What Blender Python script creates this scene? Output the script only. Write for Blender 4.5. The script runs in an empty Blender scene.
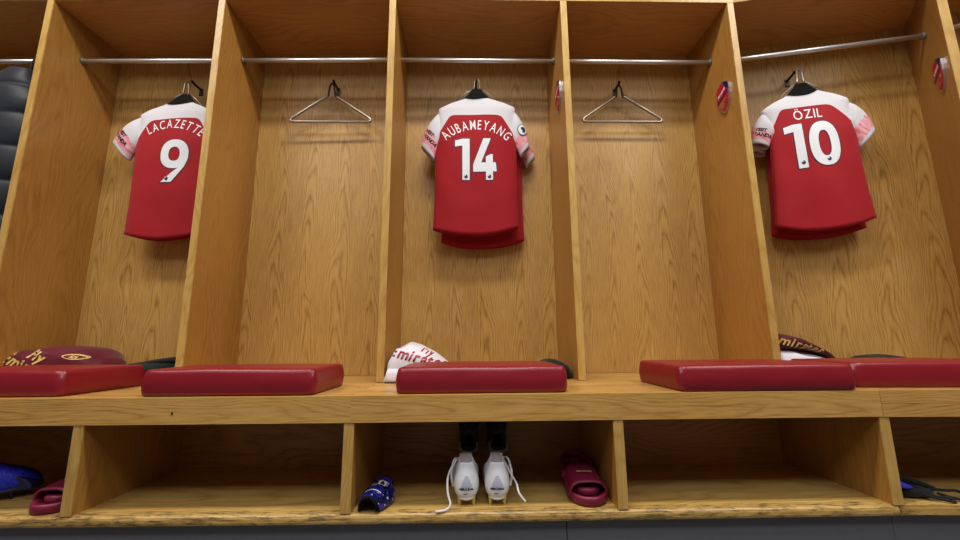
import bpy, bmesh, math, random
from mathutils import Vector, Matrix
from mathutils.bvhtree import BVHTree
random.seed(7)
R = math.radians
Z0 = 0.47                     # bench top above the floor
COL = bpy.context.scene.collection
SC = bpy.context.scene

# ------------------------------------------------------------------ helpers
def link(o, parent=None):
    COL.objects.link(o)
    if parent is not None: o.parent = parent
    return o
def mesh_obj(name, verts, faces, mats, parent=None, smooth=False, fm=None):
    me = bpy.data.meshes.new(name)
    me.from_pydata([tuple(v) for v in verts], [], faces)
    if not isinstance(mats, (list, tuple)): mats = [mats]
    for m in mats: me.materials.append(m)
    if fm:
        for p, i in zip(me.polygons, fm): p.material_index = i
    if smooth:
        for p in me.polygons: p.use_smooth = True
    me.update()
    return link(bpy.data.objects.new(name, me), parent)
def bm_obj(name, bm, mats, parent=None, smooth=False):
    me = bpy.data.meshes.new(name)
    bmesh.ops.recalc_face_normals(bm, faces=bm.faces[:])
    bm.to_mesh(me); bm.free()
    if not isinstance(mats, (list, tuple)): mats = [mats]
    for m in mats: me.materials.append(m)
    if smooth:
        for p in me.polygons: p.use_smooth = True
    return link(bpy.data.objects.new(name, me), parent)
def tag(o, label, cat, group=None):
    o['label'] = label; o['category'] = cat
    if group: o['group'] = group
    return o
def thing(name, label, cat, loc=(0, 0, 0), rz=0.0, group=None):
    o = bpy.data.objects.new(name, None); link(o)
    o.empty_display_size = .05
    o.location = loc; o.rotation_euler = (0, 0, rz)
    return tag(o, label, cat, group)
def box_bm(x0, x1, y0, y1, z0, z1, bev=0.0, seg=2, bm=None):
    bm = bm or bmesh.new()
    r = bmesh.ops.create_cube(bm, size=1.0)
    for v in r['verts']:
        v.co = Vector(((x0+x1)/2 + v.co.x*(x1-x0), (y0+y1)/2 + v.co.y*(y1-y0), (z0+z1)/2 + v.co.z*(z1-z0)))
    if bev:
        es = list({e for v in r['verts'] for e in v.link_edges})
        bmesh.ops.bevel(bm, geom=es, offset=bev, segments=seg, affect='EDGES', profile=.5)
    return bm
def box(name, x0, x1, y0, y1, z0, z1, m, parent=None, bev=0.0015):
    return bm_obj(name, box_bm(x0, x1, y0, y1, z0, z1, bev), m, parent)
def prism(name, pts, z0, z1, m, parent=None, bev=0.0):
    bm = bmesh.new()
    a = [bm.verts.new((p[0], p[1], z0)) for p in pts]
    f = bm.faces.new(a)
    r = bmesh.ops.extrude_face_region(bm, geom=[f])
    for v in r['geom']:
        if isinstance(v, bmesh.types.BMVert): v.co.z = z1
    if bev: bmesh.ops.bevel(bm, geom=bm.edges[:], offset=bev, segments=2, affect='EDGES')
    return bm_obj(name, bm, m, parent)
def panel(name, a, b, t, z0, z1, m, parent=None, side=0.0, bev=0.0015):
    """vertical board between plan points a and b, thickness t, side shifts it along its normal"""
    a = Vector(a); b = Vector(b); d = (b-a).normalized(); n = Vector((-d.y, d.x))
    p = [a+n*(side-t/2), b+n*(side-t/2), b+n*(side+t/2), a+n*(side+t/2)]
    return prism(name, p, z0, z1, m, parent, bev)
def smooth_path(pts, n=8):
    pts = [Vector(p) for p in pts]; out = []
    for i in range(len(pts)-1):
        p0 = pts[max(i-1, 0)]; p1 = pts[i]; p2 = pts[i+1]; p3 = pts[min(i+2, len(pts)-1)]
        for k in range(n):
            t = k/n
            out.append(.5*((2*p1)+(p2-p0)*t+(2*p0-5*p1+4*p2-p3)*t*t+(3*p1-p0-3*p2+p3)*t**3))
    out.append(pts[-1]); return out
def tube_bm(pts, r, closed=False, ns=10, bm=None, flat=1.0):
    bm = bm or bmesh.new()
    pts = [Vector(p) for p in pts]; n = len(pts); rings = []; up = None
    for i, p in enumerate(pts):
        if closed: t = pts[(i+1) % n]-pts[i-1]
        else: t = pts[min(i+1, n-1)]-pts[max(i-1, 0)]
        t.normalize()
        if up is None:
            up = Vector((0, 0, 1)) if abs(t.z) < .9 else Vector((0, 1, 0))
        u = (up - t*up.dot(t)).normalized(); w = t.cross(u); up = u
        rr = r(i/(n-1)) if callable(r) else r
        rings.append([bm.verts.new(p+(u*math.cos(2*math.pi*k/ns)*flat+w*math.sin(2*math.pi*k/ns))*rr) for k in range(ns)])
    m = n if closed else n-1
    for i in range(m):
        a = rings[i]; b = rings[(i+1) % n]
        for k in range(ns): bm.faces.new((a[k], a[(k+1) % ns], b[(k+1) % ns], b[k]))
    if not closed:
        bm.faces.new(rings[0]); bm.faces.new(rings[-1])
    return bm
def tube(name, pts, r, m, parent=None, closed=False, ns=10, flat=1.0):
    return bm_obj(name, tube_bm(pts, r, closed, ns, flat=flat), m, parent, smooth=True)
def loft(rings, closed_ring=True, cap0=False, cap1=False):
    V = []; F = []
    n = len(rings[0])
    for r in rings: V += [Vector(p) for p in r]
    for i in range(len(rings)-1):
        for k in range(n if closed_ring else n-1):
            k2 = (k+1) % n
            F.append((i*n+k, i*n+k2, (i+1)*n+k2, (i+1)*n+k))
    if cap0: F.append(tuple(range(n))[::-1])
    if cap1: F.append(tuple(range((len(rings)-1)*n, len(rings)*n)))
    return V, F
def interp(tab, x):
    if x <= tab[0][0]: return tab[0][1]
    for (a, va), (b, vb) in zip(tab, tab[1:]):
        if x <= b: return va+(vb-va)*(x-a)/(b-a)
    return tab[-1][1]
def nz(x, y, z, s=1.0):
    from mathutils import noise
    return noise.noise(Vector((x*s, y*s, z*s)))

# ------------------------------------------------------------------ materials
def lin(c):
    return tuple((x/12.92 if x <= .04045 else ((x+.055)/1.055)**2.4) for x in c)
def rgb(r, g, b): return (*lin((r/255, g/255, b/255)), 1)
class NT:
    def __init__(s, name, rough=.5, spec=.5, metal=0):
        s.m = bpy.data.materials.new(name); s.m.use_nodes = True
        s.t = s.m.node_tree; s.b = s.t.nodes['Principled BSDF']
        s.b.inputs['Roughness'].default_value = rough
        s.b.inputs['Metallic'].default_value = metal
        s.b.inputs['Specular IOR Level'].default_value = spec
    def n(s, ty, **kw):
        nd = s.t.nodes.new(ty)
        for k, v in kw.items():
            if k.startswith('i_'):
                key = k[2:]; key = int(key) if key.isdigit() else key.replace('_', ' ')
                s.put(nd.inputs[key], v)
            else: setattr(nd, k, v)
        return nd
    def put(s, inp, v):
        if isinstance(v, bpy.types.NodeSocket): s.t.links.new(v, inp)
        else: inp.default_value = v
    def math(s, op, a, b=None, c=None):
        nd = s.t.nodes.new('ShaderNodeMath'); nd.operation = op
        for i, v in enumerate((a, b, c)):
            if v is not None: s.put(nd.inputs[i], v)
        return nd.outputs[0]
    def mix(s, f, a, b, blend='MIX'):
        nd = s.t.nodes.new('ShaderNodeMix'); nd.data_type = 'RGBA'; nd.blend_type = blend
        s.put(nd.inputs[0], f); s.put(nd.inputs[6], a); s.put(nd.inputs[7], b)
        return nd.outputs[2]
    def ramp(s, f, stops):
        nd = s.t.nodes.new('ShaderNodeValToRGB'); el = nd.color_ramp.elements
        while len(el) < len(stops): el.new(.5)
        for e, (p, c) in zip(el, stops):
            e.position = p; e.color = c if isinstance(c, tuple) else (c, c, c, 1)
        s.put(nd.inputs[0], f); return nd.outputs[0]
    def obj(s):
        return s.t.nodes.new('ShaderNodeTexCoord').outputs['Object']
    def sep(s, v):
        nd = s.t.nodes.new('ShaderNodeSeparateXYZ'); s.put(nd.inputs[0], v); return nd.outputs
    def comb(s, x, y, z):
        nd = s.t.nodes.new('ShaderNodeCombineXYZ')
        for i, v in enumerate((x, y, z)): s.put(nd.inputs[i], v)
        return nd.outputs[0]
    def noise(s, vec, scale, detail=3, rough=.5, dist=0):
        nd = s.n('ShaderNodeTexNoise'); s.put(nd.inputs['Vector'], vec)
        nd.inputs['Scale'].default_value = scale; nd.inputs['Detail'].default_value = detail
        nd.inputs['Roughness'].default_value = rough; nd.inputs['Distortion'].default_value = dist
        return nd.outputs['Fac']
    def bump(s, h, strength=.2, dist=.01):
        nd = s.n('ShaderNodeBump'); s.put(nd.inputs['Height'], h)
        nd.inputs['Strength'].default_value = strength; nd.inputs['Distance'].default_value = dist
        s.t.links.new(nd.outputs[0], s.b.inputs['Normal'])
    def color(s, c): s.put(s.b.inputs['Base Color'], c)
def plain(name, c, rough=.5, metal=0, spec=.5):
    t = NT(name, rough, spec, metal)
    n = t.noise(t.obj(), 40, 2)
    t.color(t.mix(n, tuple(x*.93 for x in c[:3])+(1,), tuple(min(1, x*1.06) for x in c[:3])+(1,)))
    return t.m
def oak(name, light, mid, dark, vertical=True, strip=.155, arch=1.0, rough=.38, across=(1, .9), wear=False, streak=.6, joint=False, ringw=.26):
    """oak veneer: cathedral arches in repeated strips, with fine pores along the grain"""
    t = NT(name, rough, .45)
    x, y, z = t.sep(t.obj())
    info = t.n('ShaderNodeObjectInfo').outputs['Random']
    off = t.math('MULTIPLY', info, 7.3)
    if vertical:
        u = t.math('ADD', t.math('MULTIPLY', x, across[0]), t.math('MULTIPLY', y, across[1])); v = z
    else:
        u = t.math('ADD', t.math('MULTIPLY', y, 1.0), t.math('MULTIPLY', z, 1.13)); v = x
    u = t.math('ADD', u, off); v = t.math('ADD', v, t.math('MULTIPLY', info, 3.1))
    wob = t.noise(t.comb(t.math('MULTIPLY', u, 2.0), t.math('MULTIPLY', v, .8), off), 1.6, 2)
    un = t.math('ADD', t.math('DIVIDE', u, strip), t.math('MULTIPLY', wob, 1.3))
    fr = t.math('SUBTRACT', t.math('FRACT', un), .5)                 # -.5 .. .5 inside one leaf of veneer
    leaf = t.math('FLOOR', un)
    u2 = t.math('MULTIPLY', fr, fr)
    n1 = t.noise(t.comb(t.math('MULTIPLY', u, 5), t.math('MULTIPLY', v, .9), leaf), 2.2, 4, .55)
    ph = t.math('ADD', t.math('MULTIPLY', v, 2.3*arch), t.math('MULTIPLY', u2, 13.0*arch))
    ph = t.math('ADD', ph, t.math('MULTIPLY', n1, 1.15))
    ring = t.math('ABSOLUTE', t.math('SINE', t.math('MULTIPLY', ph, 9.0)))
    ring = t.math('POWER', ring, .7)
    pore = t.noise(t.comb(t.math('MULTIPLY', u, 190), t.math('MULTIPLY', v, 11), off), 1.0, 4, .7)
    tone = t.noise(t.comb(t.math('MULTIPLY', u, 3), t.math('MULTIPLY', v, .9), off), 1.3, 3)
    f = t.math('ADD', t.math('MULTIPLY', ring, ringw), t.math('MULTIPLY', pore, streak))
    f = t.math('ADD', f, t.math('MULTIPLY', tone, .5))
    f = t.math('SUBTRACT', f, .5*ringw+.5*streak+.25-.48)
    c = t.ramp(f, [(.22, dark), (.50, mid), (.78, light)])
    if joint:                                                        # staggered strips glued edge to edge
        br = t.n('ShaderNodeTexBrick'); t.put(br.inputs['Vector'], t.comb(x, y, 0.0))
        br.inputs['Scale'].default_value = 1; br.inputs['Brick Width'].default_value = .55; br.inputs['Row Height'].default_value = .043
        br.inputs['Mortar Size'].default_value = .0009; br.inputs['Color1'].default_value = (.82, .82, .82, 1); br.inputs['Color2'].default_value = (1.1, 1.08, 1.04, 1)
        br.inputs['Mortar'].default_value = (.45, .4, .35, 1)
        c = t.mix(1.0, c, br.outputs['Color'], 'MULTIPLY')
    if wear:
        w = t.noise(t.comb(t.math('MULTIPLY', x, 14), t.math('MULTIPLY', y, 60), t.math('MULTIPLY', z, 90)), 1.6, 5, .75)
        w2 = t.noise(t.obj(), 9, 3)
        k = t.ramp(t.math('ADD', w, t.math('MULTIPLY', w2, .35)), [(.64, 0.0), (.80, 1.0)])
        edge = t.math('LESS_THAN', y, -.345)
        k = t.math('MULTIPLY', t.math('MULTIPLY', k, edge), .8)
        c = t.mix(k, c, rgb(70, 55, 38))
    t.color(c)
    t.bump(t.math('ADD', pore, t.math('MULTIPLY', ring, .5)), .10, .002)
    return t.m
def textile(name, c, c2=None, rough=.75, scale=900, bump=.12, sheen=.15):
    t = NT(name, rough, .25)
    o = t.obj(); n = t.noise(o, 12, 4); fine = t.noise(o, scale, 1)
    c2 = c2 or tuple(x*.82 for x in c[:3])+(1,)
    t.color(t.mix(t.math('MULTIPLY', n, .9), c, c2))
    t.b.inputs['Sheen Weight'].default_value = sheen
    t.bump(fine, bump, .001)
    return t.m

M = {}
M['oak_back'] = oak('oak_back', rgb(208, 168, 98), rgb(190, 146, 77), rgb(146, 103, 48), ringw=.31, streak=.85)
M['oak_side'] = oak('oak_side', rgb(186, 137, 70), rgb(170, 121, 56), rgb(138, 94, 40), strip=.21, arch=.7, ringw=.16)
M['oak_top'] = oak('oak_top', rgb(216, 162, 92), rgb(198, 142, 76), rgb(154, 104, 50), vertical=False, strip=.24, arch=.5, ringw=.14, streak=.4)
M['oak_edge'] = oak('oak_edge', rgb(210, 174, 102), rgb(192, 152, 80), rgb(166, 122, 58), strip=.5, arch=.6, streak=.7, ringw=.2)
M['oak_board'] = oak('oak_board', rgb(212, 170, 96), rgb(192, 146, 74), rgb(144, 100, 46), vertical=False, strip=.11, arch=.5, streak=.7, ringw=.2)
M['oak_seat'] = oak('oak_seat', rgb(210, 168, 100), rgb(190, 146, 80), rgb(150, 108, 56), vertical=False, strip=.3, arch=.4, joint=True, rough=.35)
M['oak_shelf'] = oak('oak_shelf', rgb(206, 170, 100), rgb(188, 150, 82), rgb(146, 108, 56), vertical=False, strip=.3, arch=.4, wear=True)
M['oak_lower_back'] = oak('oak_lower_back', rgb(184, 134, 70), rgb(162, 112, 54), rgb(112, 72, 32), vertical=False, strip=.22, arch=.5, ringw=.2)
M['vinyl'] = None
def vinyl():
    t = NT('vinyl', .42, .5)
    o = t.obj(); n = t.noise(o, 5, 3); g = t.noise(o, 420, 2)
    t.color(t.mix(n, rgb(126, 16, 30), rgb(138, 20, 35)))
    t.b.inputs['Roughness'].default_value = .36
    t.bump(t.math('ADD', g, t.math('MULTIPLY', t.noise(o, 14, 3), 2.0)), .06, .004)
    return t.m
M['vinyl'] = vinyl()
M['chrome'] = plain('chrome', rgb(222, 222, 224), .42, .85)
M['steel'] = plain('steel', rgb(176, 166, 152), .34, 1)
M['socket'] = plain('socket', rgb(120, 114, 104), .5, .3)
M['dark_metal'] = plain('dark_metal', rgb(58, 52, 46), .35, .8)
M['black_plastic'] = plain('black_plastic', rgb(9, 9, 10), .75, 0, .15)
M['white_jersey'] = textile('white_jersey', rgb(222, 221, 226), rgb(206, 205, 212))
M['red_jersey'] = textile('red_jersey', rgb(192, 18, 34), rgb(178, 14, 30))
def pinkmat():
    t = NT('pink_band', .75, .25)
    x, y, z = t.sep(t.obj())
    w = t.noise(t.comb(t.math('MULTIPLY', t.math('ADD', x, z), 60), t.math('MULTIPLY', t.math('SUBTRACT', x, z), 14), 0.0), 1.0, 2)
    t.color(t.ramp(w, [(.35, rgb(226, 120, 132)), (.5, rgb(235, 165, 175)), (.7, rgb(238, 200, 206))]))
    return t.m
M['pink'] = pinkmat()
M['print_white'] = plain('print_white', rgb(240, 242, 248), .5)
M['print_navy'] = plain('print_navy', rgb(34, 36, 66), .5)
M['print_black'] = plain('print_black', rgb(20, 20, 24), .5)
M['collar_black'] = textile('collar_black', rgb(24, 22, 26))
M['maroon_cloth'] = textile('maroon_cloth', rgb(112, 16, 40), rgb(80, 8, 28), .55)
M['darkmaroon_cloth'] = textile('darkmaroon_cloth', rgb(92, 16, 28), rgb(62, 8, 18), .6)
M['white_cloth'] = textile('white_cloth', rgb(234, 230, 236), rgb(208, 204, 214))
M['gold_print'] = plain('gold_print', rgb(222, 190, 110), .5)
M['red_print'] = plain('red_print', rgb(160, 24, 44), .5)
M['green_cloth'] = textile('green_cloth', rgb(22, 36, 30), rgb(12, 20, 18))
M['black_cloth'] = textile('black_cloth', rgb(20, 20, 24), rgb(12, 12, 16))
M['navy_puffer'] = textile('navy_puffer', rgb(27, 33, 46), rgb(16, 20, 30), .5, 300, .05)
M['boot_white'] = plain('boot_white', rgb(236, 238, 244), .38)
M['boot_grey'] = plain('boot_grey', rgb(186, 192, 210), .45)
M['tongue'] = textile('tongue', rgb(228, 220, 222))
M['lace_white'] = textile('lace_white', rgb(220, 216, 214))
M['stud'] = plain('stud', rgb(190, 184, 96), .35)
M['boot_black'] = textile('boot_black', rgb(40, 44, 52), rgb(26, 29, 36), .5)
M['grey_trim'] = plain('grey_trim', rgb(128, 132, 140), .5)
M['slide_rubber'] = plain('slide_rubber', rgb(122, 22, 56), .5)
M['plinth'] = plain('plinth', rgb(104, 105, 110), .6)
def bluemesh():
    t = NT('blue_knit', .5, .4)
    v = t.n('ShaderNodeTexVoronoi'); v.inputs['Scale'].default_value = 150; t.put(v.inputs['Vector'], t.obj())
    t.color(t.ramp(v.outputs['Distance'], [(.1, rgb(16, 20, 150)), (.6, rgb(40, 52, 205))]))
    t.bump(v.outputs['Distance'], .4, .003)
    return t.m
M['blue_knit'] = bluemesh()
M['navy_rubber'] = plain('navy_rubber', rgb(18, 22, 66), .45)
M['blue_plastic'] = plain('blue_plastic', rgb(60, 66, 220), .3)
def guardprint():
    t = NT('guard_print', .25, .6)
    o = t.obj(); n = t.noise(o, 38, 3, .6, .8); n2 = t.noise(t.n('ShaderNodeMapping', i_Vector=o, i_Location=(3, 1, 2)).outputs[0], 60, 2)
    c = t.ramp(n, [(.38, rgb(10, 10, 26)), (.45, rgb(20, 24, 92)), (.56, rgb(34, 44, 165)), (.6, rgb(62, 40, 110)), (.66, rgb(14, 14, 36))])
    k = t.ramp(n2, [(.62, 0.0), (.66, 1.0)])
    t.color(t.mix(k, c, rgb(205, 200, 190)))
    return t.m
M['guard_print'] = guardprint()
def carpet():
    t = NT('carpet', .95, .1); n = t.noise(t.obj(), 200, 3)
    t.color(t.mix(n, rgb(84, 86, 90), rgb(108, 110, 114))); t.bump(n, .5, .01); return t.m
M['carpet'] = carpet()
M['paint'] = plain('paint', rgb(128, 116, 104), .8)
M['ceiling_paint'] = plain('ceiling_paint', rgb(190, 188, 184), .85)
def emblem_mats():
    return [plain('emblem_rim', rgb(196, 198, 204), .25, .9), plain('emblem_red', rgb(186, 22, 40), .3),
            plain('emblem_navy', rgb(28, 30, 84), .3), plain('emblem_gold', rgb(176, 130, 70), .35, .4), M['print_white']]
EMB = emblem_mats()

# ------------------------------------------------------------------ text
def glyph(ch, offset=0.0, size=1.0, shear=0.0):
    cu = bpy.data.curves.new('glyph', 'FONT'); cu.body = ch; cu.size = size
    cu.offset = offset; cu.resolution_u = 6; cu.shear = shear
    ob = bpy.data.objects.new('glyph', cu); COL.objects.link(ob)
    dg = bpy.context.evaluated_depsgraph_get(); dg.update()
    ev = ob.evaluated_get(dg); me = ev.to_mesh()
    V = [(v.co.x, v.co.y) for v in me.vertices]; F = [tuple(p.vertices) for p in me.polygons]
    ev.to_mesh_clear(); bpy.data.objects.remove(ob); bpy.data.curves.remove(cu)
    return V, F
_cap = None
def cap_h():
    global _cap
    if _cap is None:
        V, _ = glyph('H'); _cap = max(v[1] for v in V)-min(v[1] for v in V)
    return _cap
def text2d(s, h, bold=0.0, spacing=.12, shear=0.0, arc=None, wscale=1.0, widths=None):
    """outline text in 2D, cap height h, centred on x=0, baseline y=0; arc = radius of an arched baseline"""
    sz = h/cap_h(); items = []; x = 0
    for ch in s:
        if ch == ' ': x += h*.35; continue
        V, F = glyph(ch, 0, 1, shear)
        x0 = min(v[0] for v in V); x1 = max(v[0] for v in V)
        w = (x1-x0)*sz*wscale
        if bold: V, F = glyph(ch, bold/sz, 1, shear)
        V = [((v[0]-x0)*sz*wscale, v[1]*sz) for v in V]
        items.append((x, w, V, F)); x += w+h*spacing
    tot = x-h*spacing; VV = []; FF = []
    for x, w, V, F in items:
        b = len(VV); cx = x+w/2-tot/2
        for (vx, vy) in V:
            lx = vx-w/2
            if arc:
                a = cx/arc; r = arc+vy
                # letters stay straight: rotate rigidly about their own baseline point
                px = arc*math.sin(a)+lx*math.cos(a)+vy*math.sin(a)
                py = arc*math.cos(a)-arc-lx*math.sin(a)+vy*math.cos(a)
                VV.append((px, py))
            else: VV.append((cx+lx, vy))
        FF += [tuple(i+b for i in f) for f in F]
    return VV, FF
def grow(poly, d):
    """push a convex outline outwards by d"""
    if d == 0: return poly
    ar = sum(a[0]*b[1]-b[0]*a[1] for a, b in zip(poly, poly[1:]+poly[:1]))
    if ar < 0: poly = poly[::-1]
    out = []; n = len(poly)
    for i in range(n):
        p, q, r = Vector(poly[i-1]), Vector(poly[i]), Vector(poly[(i+1) % n])
        a = (q-p).normalized(); b = (r-q).normalized()
        na = Vector((a.y, -a.x)); nb = Vector((b.y, -b.x)); m = na+nb
        out.append(tuple(q+m*(d*2/max(.6, m.length_squared))))
    return out
def digits(num, h, w, d):
    """block shirt figures, each in its own share of width w, centred on x = 0"""
    wid = {'1': .62, '4': 1.0, '0': 1.0, '9': .98}; gap = .15
    tot = sum(wid[c] for c in num)+gap*(len(num)-1); k = w/tot; x = -w/2; V = []; F = []
    def poly(p, ox, sx):
        pts = grow([(ox+q[0]*sx, q[1]*h) for q in p], d); b = len(V); V.extend(pts); F.append(tuple(range(b, b+len(pts))))
    def ring(cx, cy, rx, ry, ix, iy, ox, sx, n=40, e=.86):
        b = len(V)
        for j in range(n):
            a = 2*math.pi*j/n; c = math.copysign(abs(math.cos(a))**e, math.cos(a)); q = math.copysign(abs(math.sin(a))**e, math.sin(a))
            V.append((ox+(cx+rx*c)*sx+d*c, (cy+ry*q)*h+d*q)); V.append((ox+(cx+ix*c)*sx-d*c, (cy+iy*q)*h-d*q))
        for j in range(n):
            j2 = (j+1) % n; F.append((b+2*j, b+2*j2, b+2*j2+1, b+2*j+1))
    for c in num:
        sx = k*wid[c]
        if c == '1':
            poly([(.50, 0), (1, 0), (1, 1), (.50, 1)], x, sx); poly([(.0, .80), (.50, .83), (.50, 1), (.36, .985), (.0, .95)], x, sx)
        elif c == '4':
            poly([(.44, 1), (.76, 1), (.34, .42), (.03, .42)], x, sx); poly([(.0, .20), (1, .20), (.96, .42), (.03, .42), (.0, .36)], x, sx)
            poly([(.54, 0), (.84, 0), (.84, .20), (.54, .20)], x, sx); poly([(.54, .42), (.84, .42), (.84, .62), (.76, .62), (.54, .56)], x, sx)
        elif c == '0': ring(.5, .5, .5, .5, .20, .29, x, sx)
        elif c == '9':
            ring(.5, .66, .5, .34, .20, .165, x, sx)
            arc_ = [(.5+.5*math.cos(q)**.86, .66-.34*math.sin(q)**.86) for q in [R(v) for v in range(0, 71, 7)]]
            poly([(.10, 0), (.52, 0), (.70, .16), (.90, .38), (.98, .54)]+arc_, x, sx)
        x += sx+gap*k
    return V, F
def bvh_of(ob):
    me = ob.data
    return BVHTree.FromPolygons([v.co.copy() for v in me.vertices], [tuple(p.vertices) for p in me.polygons])
def decal(name, V2, F2, m, parent, org, U, W, D, bvh, lift=.0015, back=.6, sub=.006):
    """lay flat lettering (a*U+b*W from org) onto a surface along direction D"""
    org = Vector(org); U = Vector(U).normalized(); W = Vector(W).normalized(); D = Vector(D).normalized()
    bm = bmesh.new()
    vs = [bm.verts.new(org+U*a+W*b) for a, b in V2]
    for f in F2:
        try: bm.faces.new([vs[i] for i in f])
        except ValueError: pass
    bmesh.ops.triangulate(bm, faces=bm.faces[:])
    for it in range(4):
        es = [e for e in bm.edges if e.calc_length() > sub]
        if not es: break
        bmesh.ops.subdivide_edges(bm, edges=es, cuts=1)
        bmesh.ops.triangulate(bm, faces=bm.faces[:])
    dead = []
    for v in bm.verts:
        h = bvh.ray_cast(v.co-D*back, D, back*2)
        if h[0] is None: dead.append(v)
        else: v.co = h[0]-D*lift
    if dead: bmesh.ops.delete(bm, geom=dead, context='VERTS')
    me = bpy.data.meshes.new(name); bm.to_mesh(me); bm.free(); me.materials.append(m)
    return link(bpy.data.objects.new(name, me), parent)

# ------------------------------------------------------------------ camera
cam = bpy.data.cameras.new('camera'); co = bpy.data.objects.new('camera', cam); link(co)
f_px, pitch, yaw, roll = 402.2454, R(10.021), R(1.4041), R(.4729)
fw = Vector((math.sin(yaw)*math.cos(pitch), math.cos(yaw)*math.cos(pitch), math.sin(pitch)))
rt = Vector((math.cos(yaw), -math.sin(yaw), 0)); up = rt.cross(fw)
# image rises to the right by `roll`
r2 = rt*math.cos(roll)-up*math.sin(roll); u2 = rt*math.sin(roll)+up*math.cos(roll)
mat = Matrix(((r2.x, u2.x, -fw.x, 0), (r2.y, u2.y, -fw.y, 0), (r2.z, u2.z, -fw.z, 0), (0, 0, 0, 1)))
co.matrix_world = Matrix.Translation((.3564, -1.6387, Z0+.1576)) @ mat
cam.sensor_width = 36; cam.lens = f_px/960*36; cam.clip_start = .02
SC.camera = co

# ------------------------------------------------------------------ room
def struct(o): o['kind'] = 'structure'; return o
XL, XR, YF, YB, ZC = -4.2, 4.6, .75, -4.6, 3.35
struct(box('floor', XL-.1, XR+.1, YB-.1, YF+.1, -.1, 0, M['carpet'], bev=0))
struct(box('ceiling', XL-.1, XR+.1, YB-.1, YF+.1, ZC, ZC+.1, M['ceiling_paint'], bev=0))
struct(box('wall_front', XL-.1, XR+.1, YF, YF+.1, 0, ZC, M['paint'], bev=0))
struct(box('wall_rear', XL-.1, XR+.1, YB-.1, YB, 0, ZC, M['paint'], bev=0))
struct(box('wall_left', XL-.1, XL, YB, YF, 0, ZC, M['paint'], bev=0))
struct(box('wall_right', XR, XR+.1, YB, YF, 0, ZC, M['paint'], bev=0))

# ------------------------------------------------------------------ lockers
W = .8; T = .03; DP = .3688; CT = 1.736; RY = .1696; RZ = 1.546; BF = -.3795; FB = -.0782; ST = -.3261; SB = -.3554; LB = .052
AL = -R(1.0826)
WL = .7944
def emblem(parent, cx, cy, cz, dy=-1.0, along=(0, 1, 0), nrm=(-1, 0, 0)):
    """shield badge on a divider face: along = direction left->right seen from the front"""
    A = Vector(along).normalized(); N = Vector(nrm).normalized(); Zv = Vector((0, 0, 1)); c = Vector((cx, cy, cz))
    def outline(s):
        half = [(0, .090), (.020, .084), (.040, .075), (.053, .060), (.056, .030), (.055, .0), (.048, -.035), (.034, -.065), (.016, -.085), (0, -.098)]
        pts = [(x*s, z*s) for x, z in half]; K = .86
        return pts+[(-x, z) for x, z in reversed(pts[1:-1])]
    bm = bmesh.new()
    def slab(pts, d0, d1, mi):
        a = [bm.verts.new(c+A*p[0]+Zv*p[1]+N*d0) for p in pts]; b = [bm.verts.new(c+A*p[0]+Zv*p[1]+N*d1) for p in pts]
        n = len(pts); fs = [bm.faces.new(b)]
        for i in range(n): fs.append(bm.faces.new((a[i], a[(i+1) % n], b[(i+1) % n], b[i])))
        for f in fs: f.material_index = mi
    slab(outline(.86), 0, .010, 0)
    slab(outline(.76), .010, .0125, 1)
    # navy right flank, gold gun, white wordmark bar
    slab([(.012, .071), (.034, .063), (.045, .05), (.047, .02), (.030, .03)], .0125, .0135, 2)
    slab([(-.043, -.012), (.040, .022), (.044, .012), (-.042, -.022)], .0125, .0135, 2)
    slab([(-.030, -.030), (.024, -.012), (.026, -.022), (-.026, -.042)], .0125, .0145, 3)
    ring = [(-.006+.014*math.cos(a*math.pi/6), -.042+.014*math.sin(a*math.pi/6)) for a in range(12)]
    slab(ring, .0125, .014, 3)
    V, F = text2d('Arsenal', .014, bold=.0006)
    ca, sa = math.cos(.42), math.sin(.42)
    for f in F:
        fc = [bm.verts.new(c+A*(-.001+V[i][0]*ca*.95-V[i][1]*sa)+Zv*(.018+V[i][0]*sa*.95+V[i][1]*ca)+N*.0138) for i in f]
        try: bm.faces.new(fc).material_index = 4
        except ValueError: pass
    me = bpy.data.meshes.new('club_emblem'); bmesh.ops.recalc_face_normals(bm, faces=bm.faces[:]); bm.to_mesh(me); bm.free()
    for m in EMB: me.materials.append(m)
    o = link(bpy.data.objects.new('club_emblem', me), parent)
    return o
def divider(unit, a, b, emb=None):
    """a, b = plan points of the front and back of the board's centre line"""
    a = Vector(a); b = Vector(b); d = (b-a).normalized()
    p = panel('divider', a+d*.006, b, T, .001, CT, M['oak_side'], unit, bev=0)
    panel('edge_strip', a, a+d*.006, T, .001, CT+.0, M['oak_edge'], p, bev=.0008)
    if emb:
        n = Vector((-d.y, d.x))                       # towards -x
        q = a+d*emb[0]+n*(T/2)
        emblem(p, q.x, q.y, emb[1], along=(-d.x, -d.y, 0), nrm=(n.x, n.y, 0))
    return p
def rail(unit, a, b, brackets=(1, 1)):
    a = Vector((*a, RZ)); b = Vector((*b, RZ)); d = (b-a).normalized()
    r = tube('hanging_rail', [a, b], .0108, M['chrome'], unit, ns=16)
    for p, s, k in ((a, 1, brackets[0]), (b, -1, brackets[1])):
        if k: tube('rail_socket', [p, p+d*s*.010], .0165, M['socket'], r, ns=16)
    return r
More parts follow.
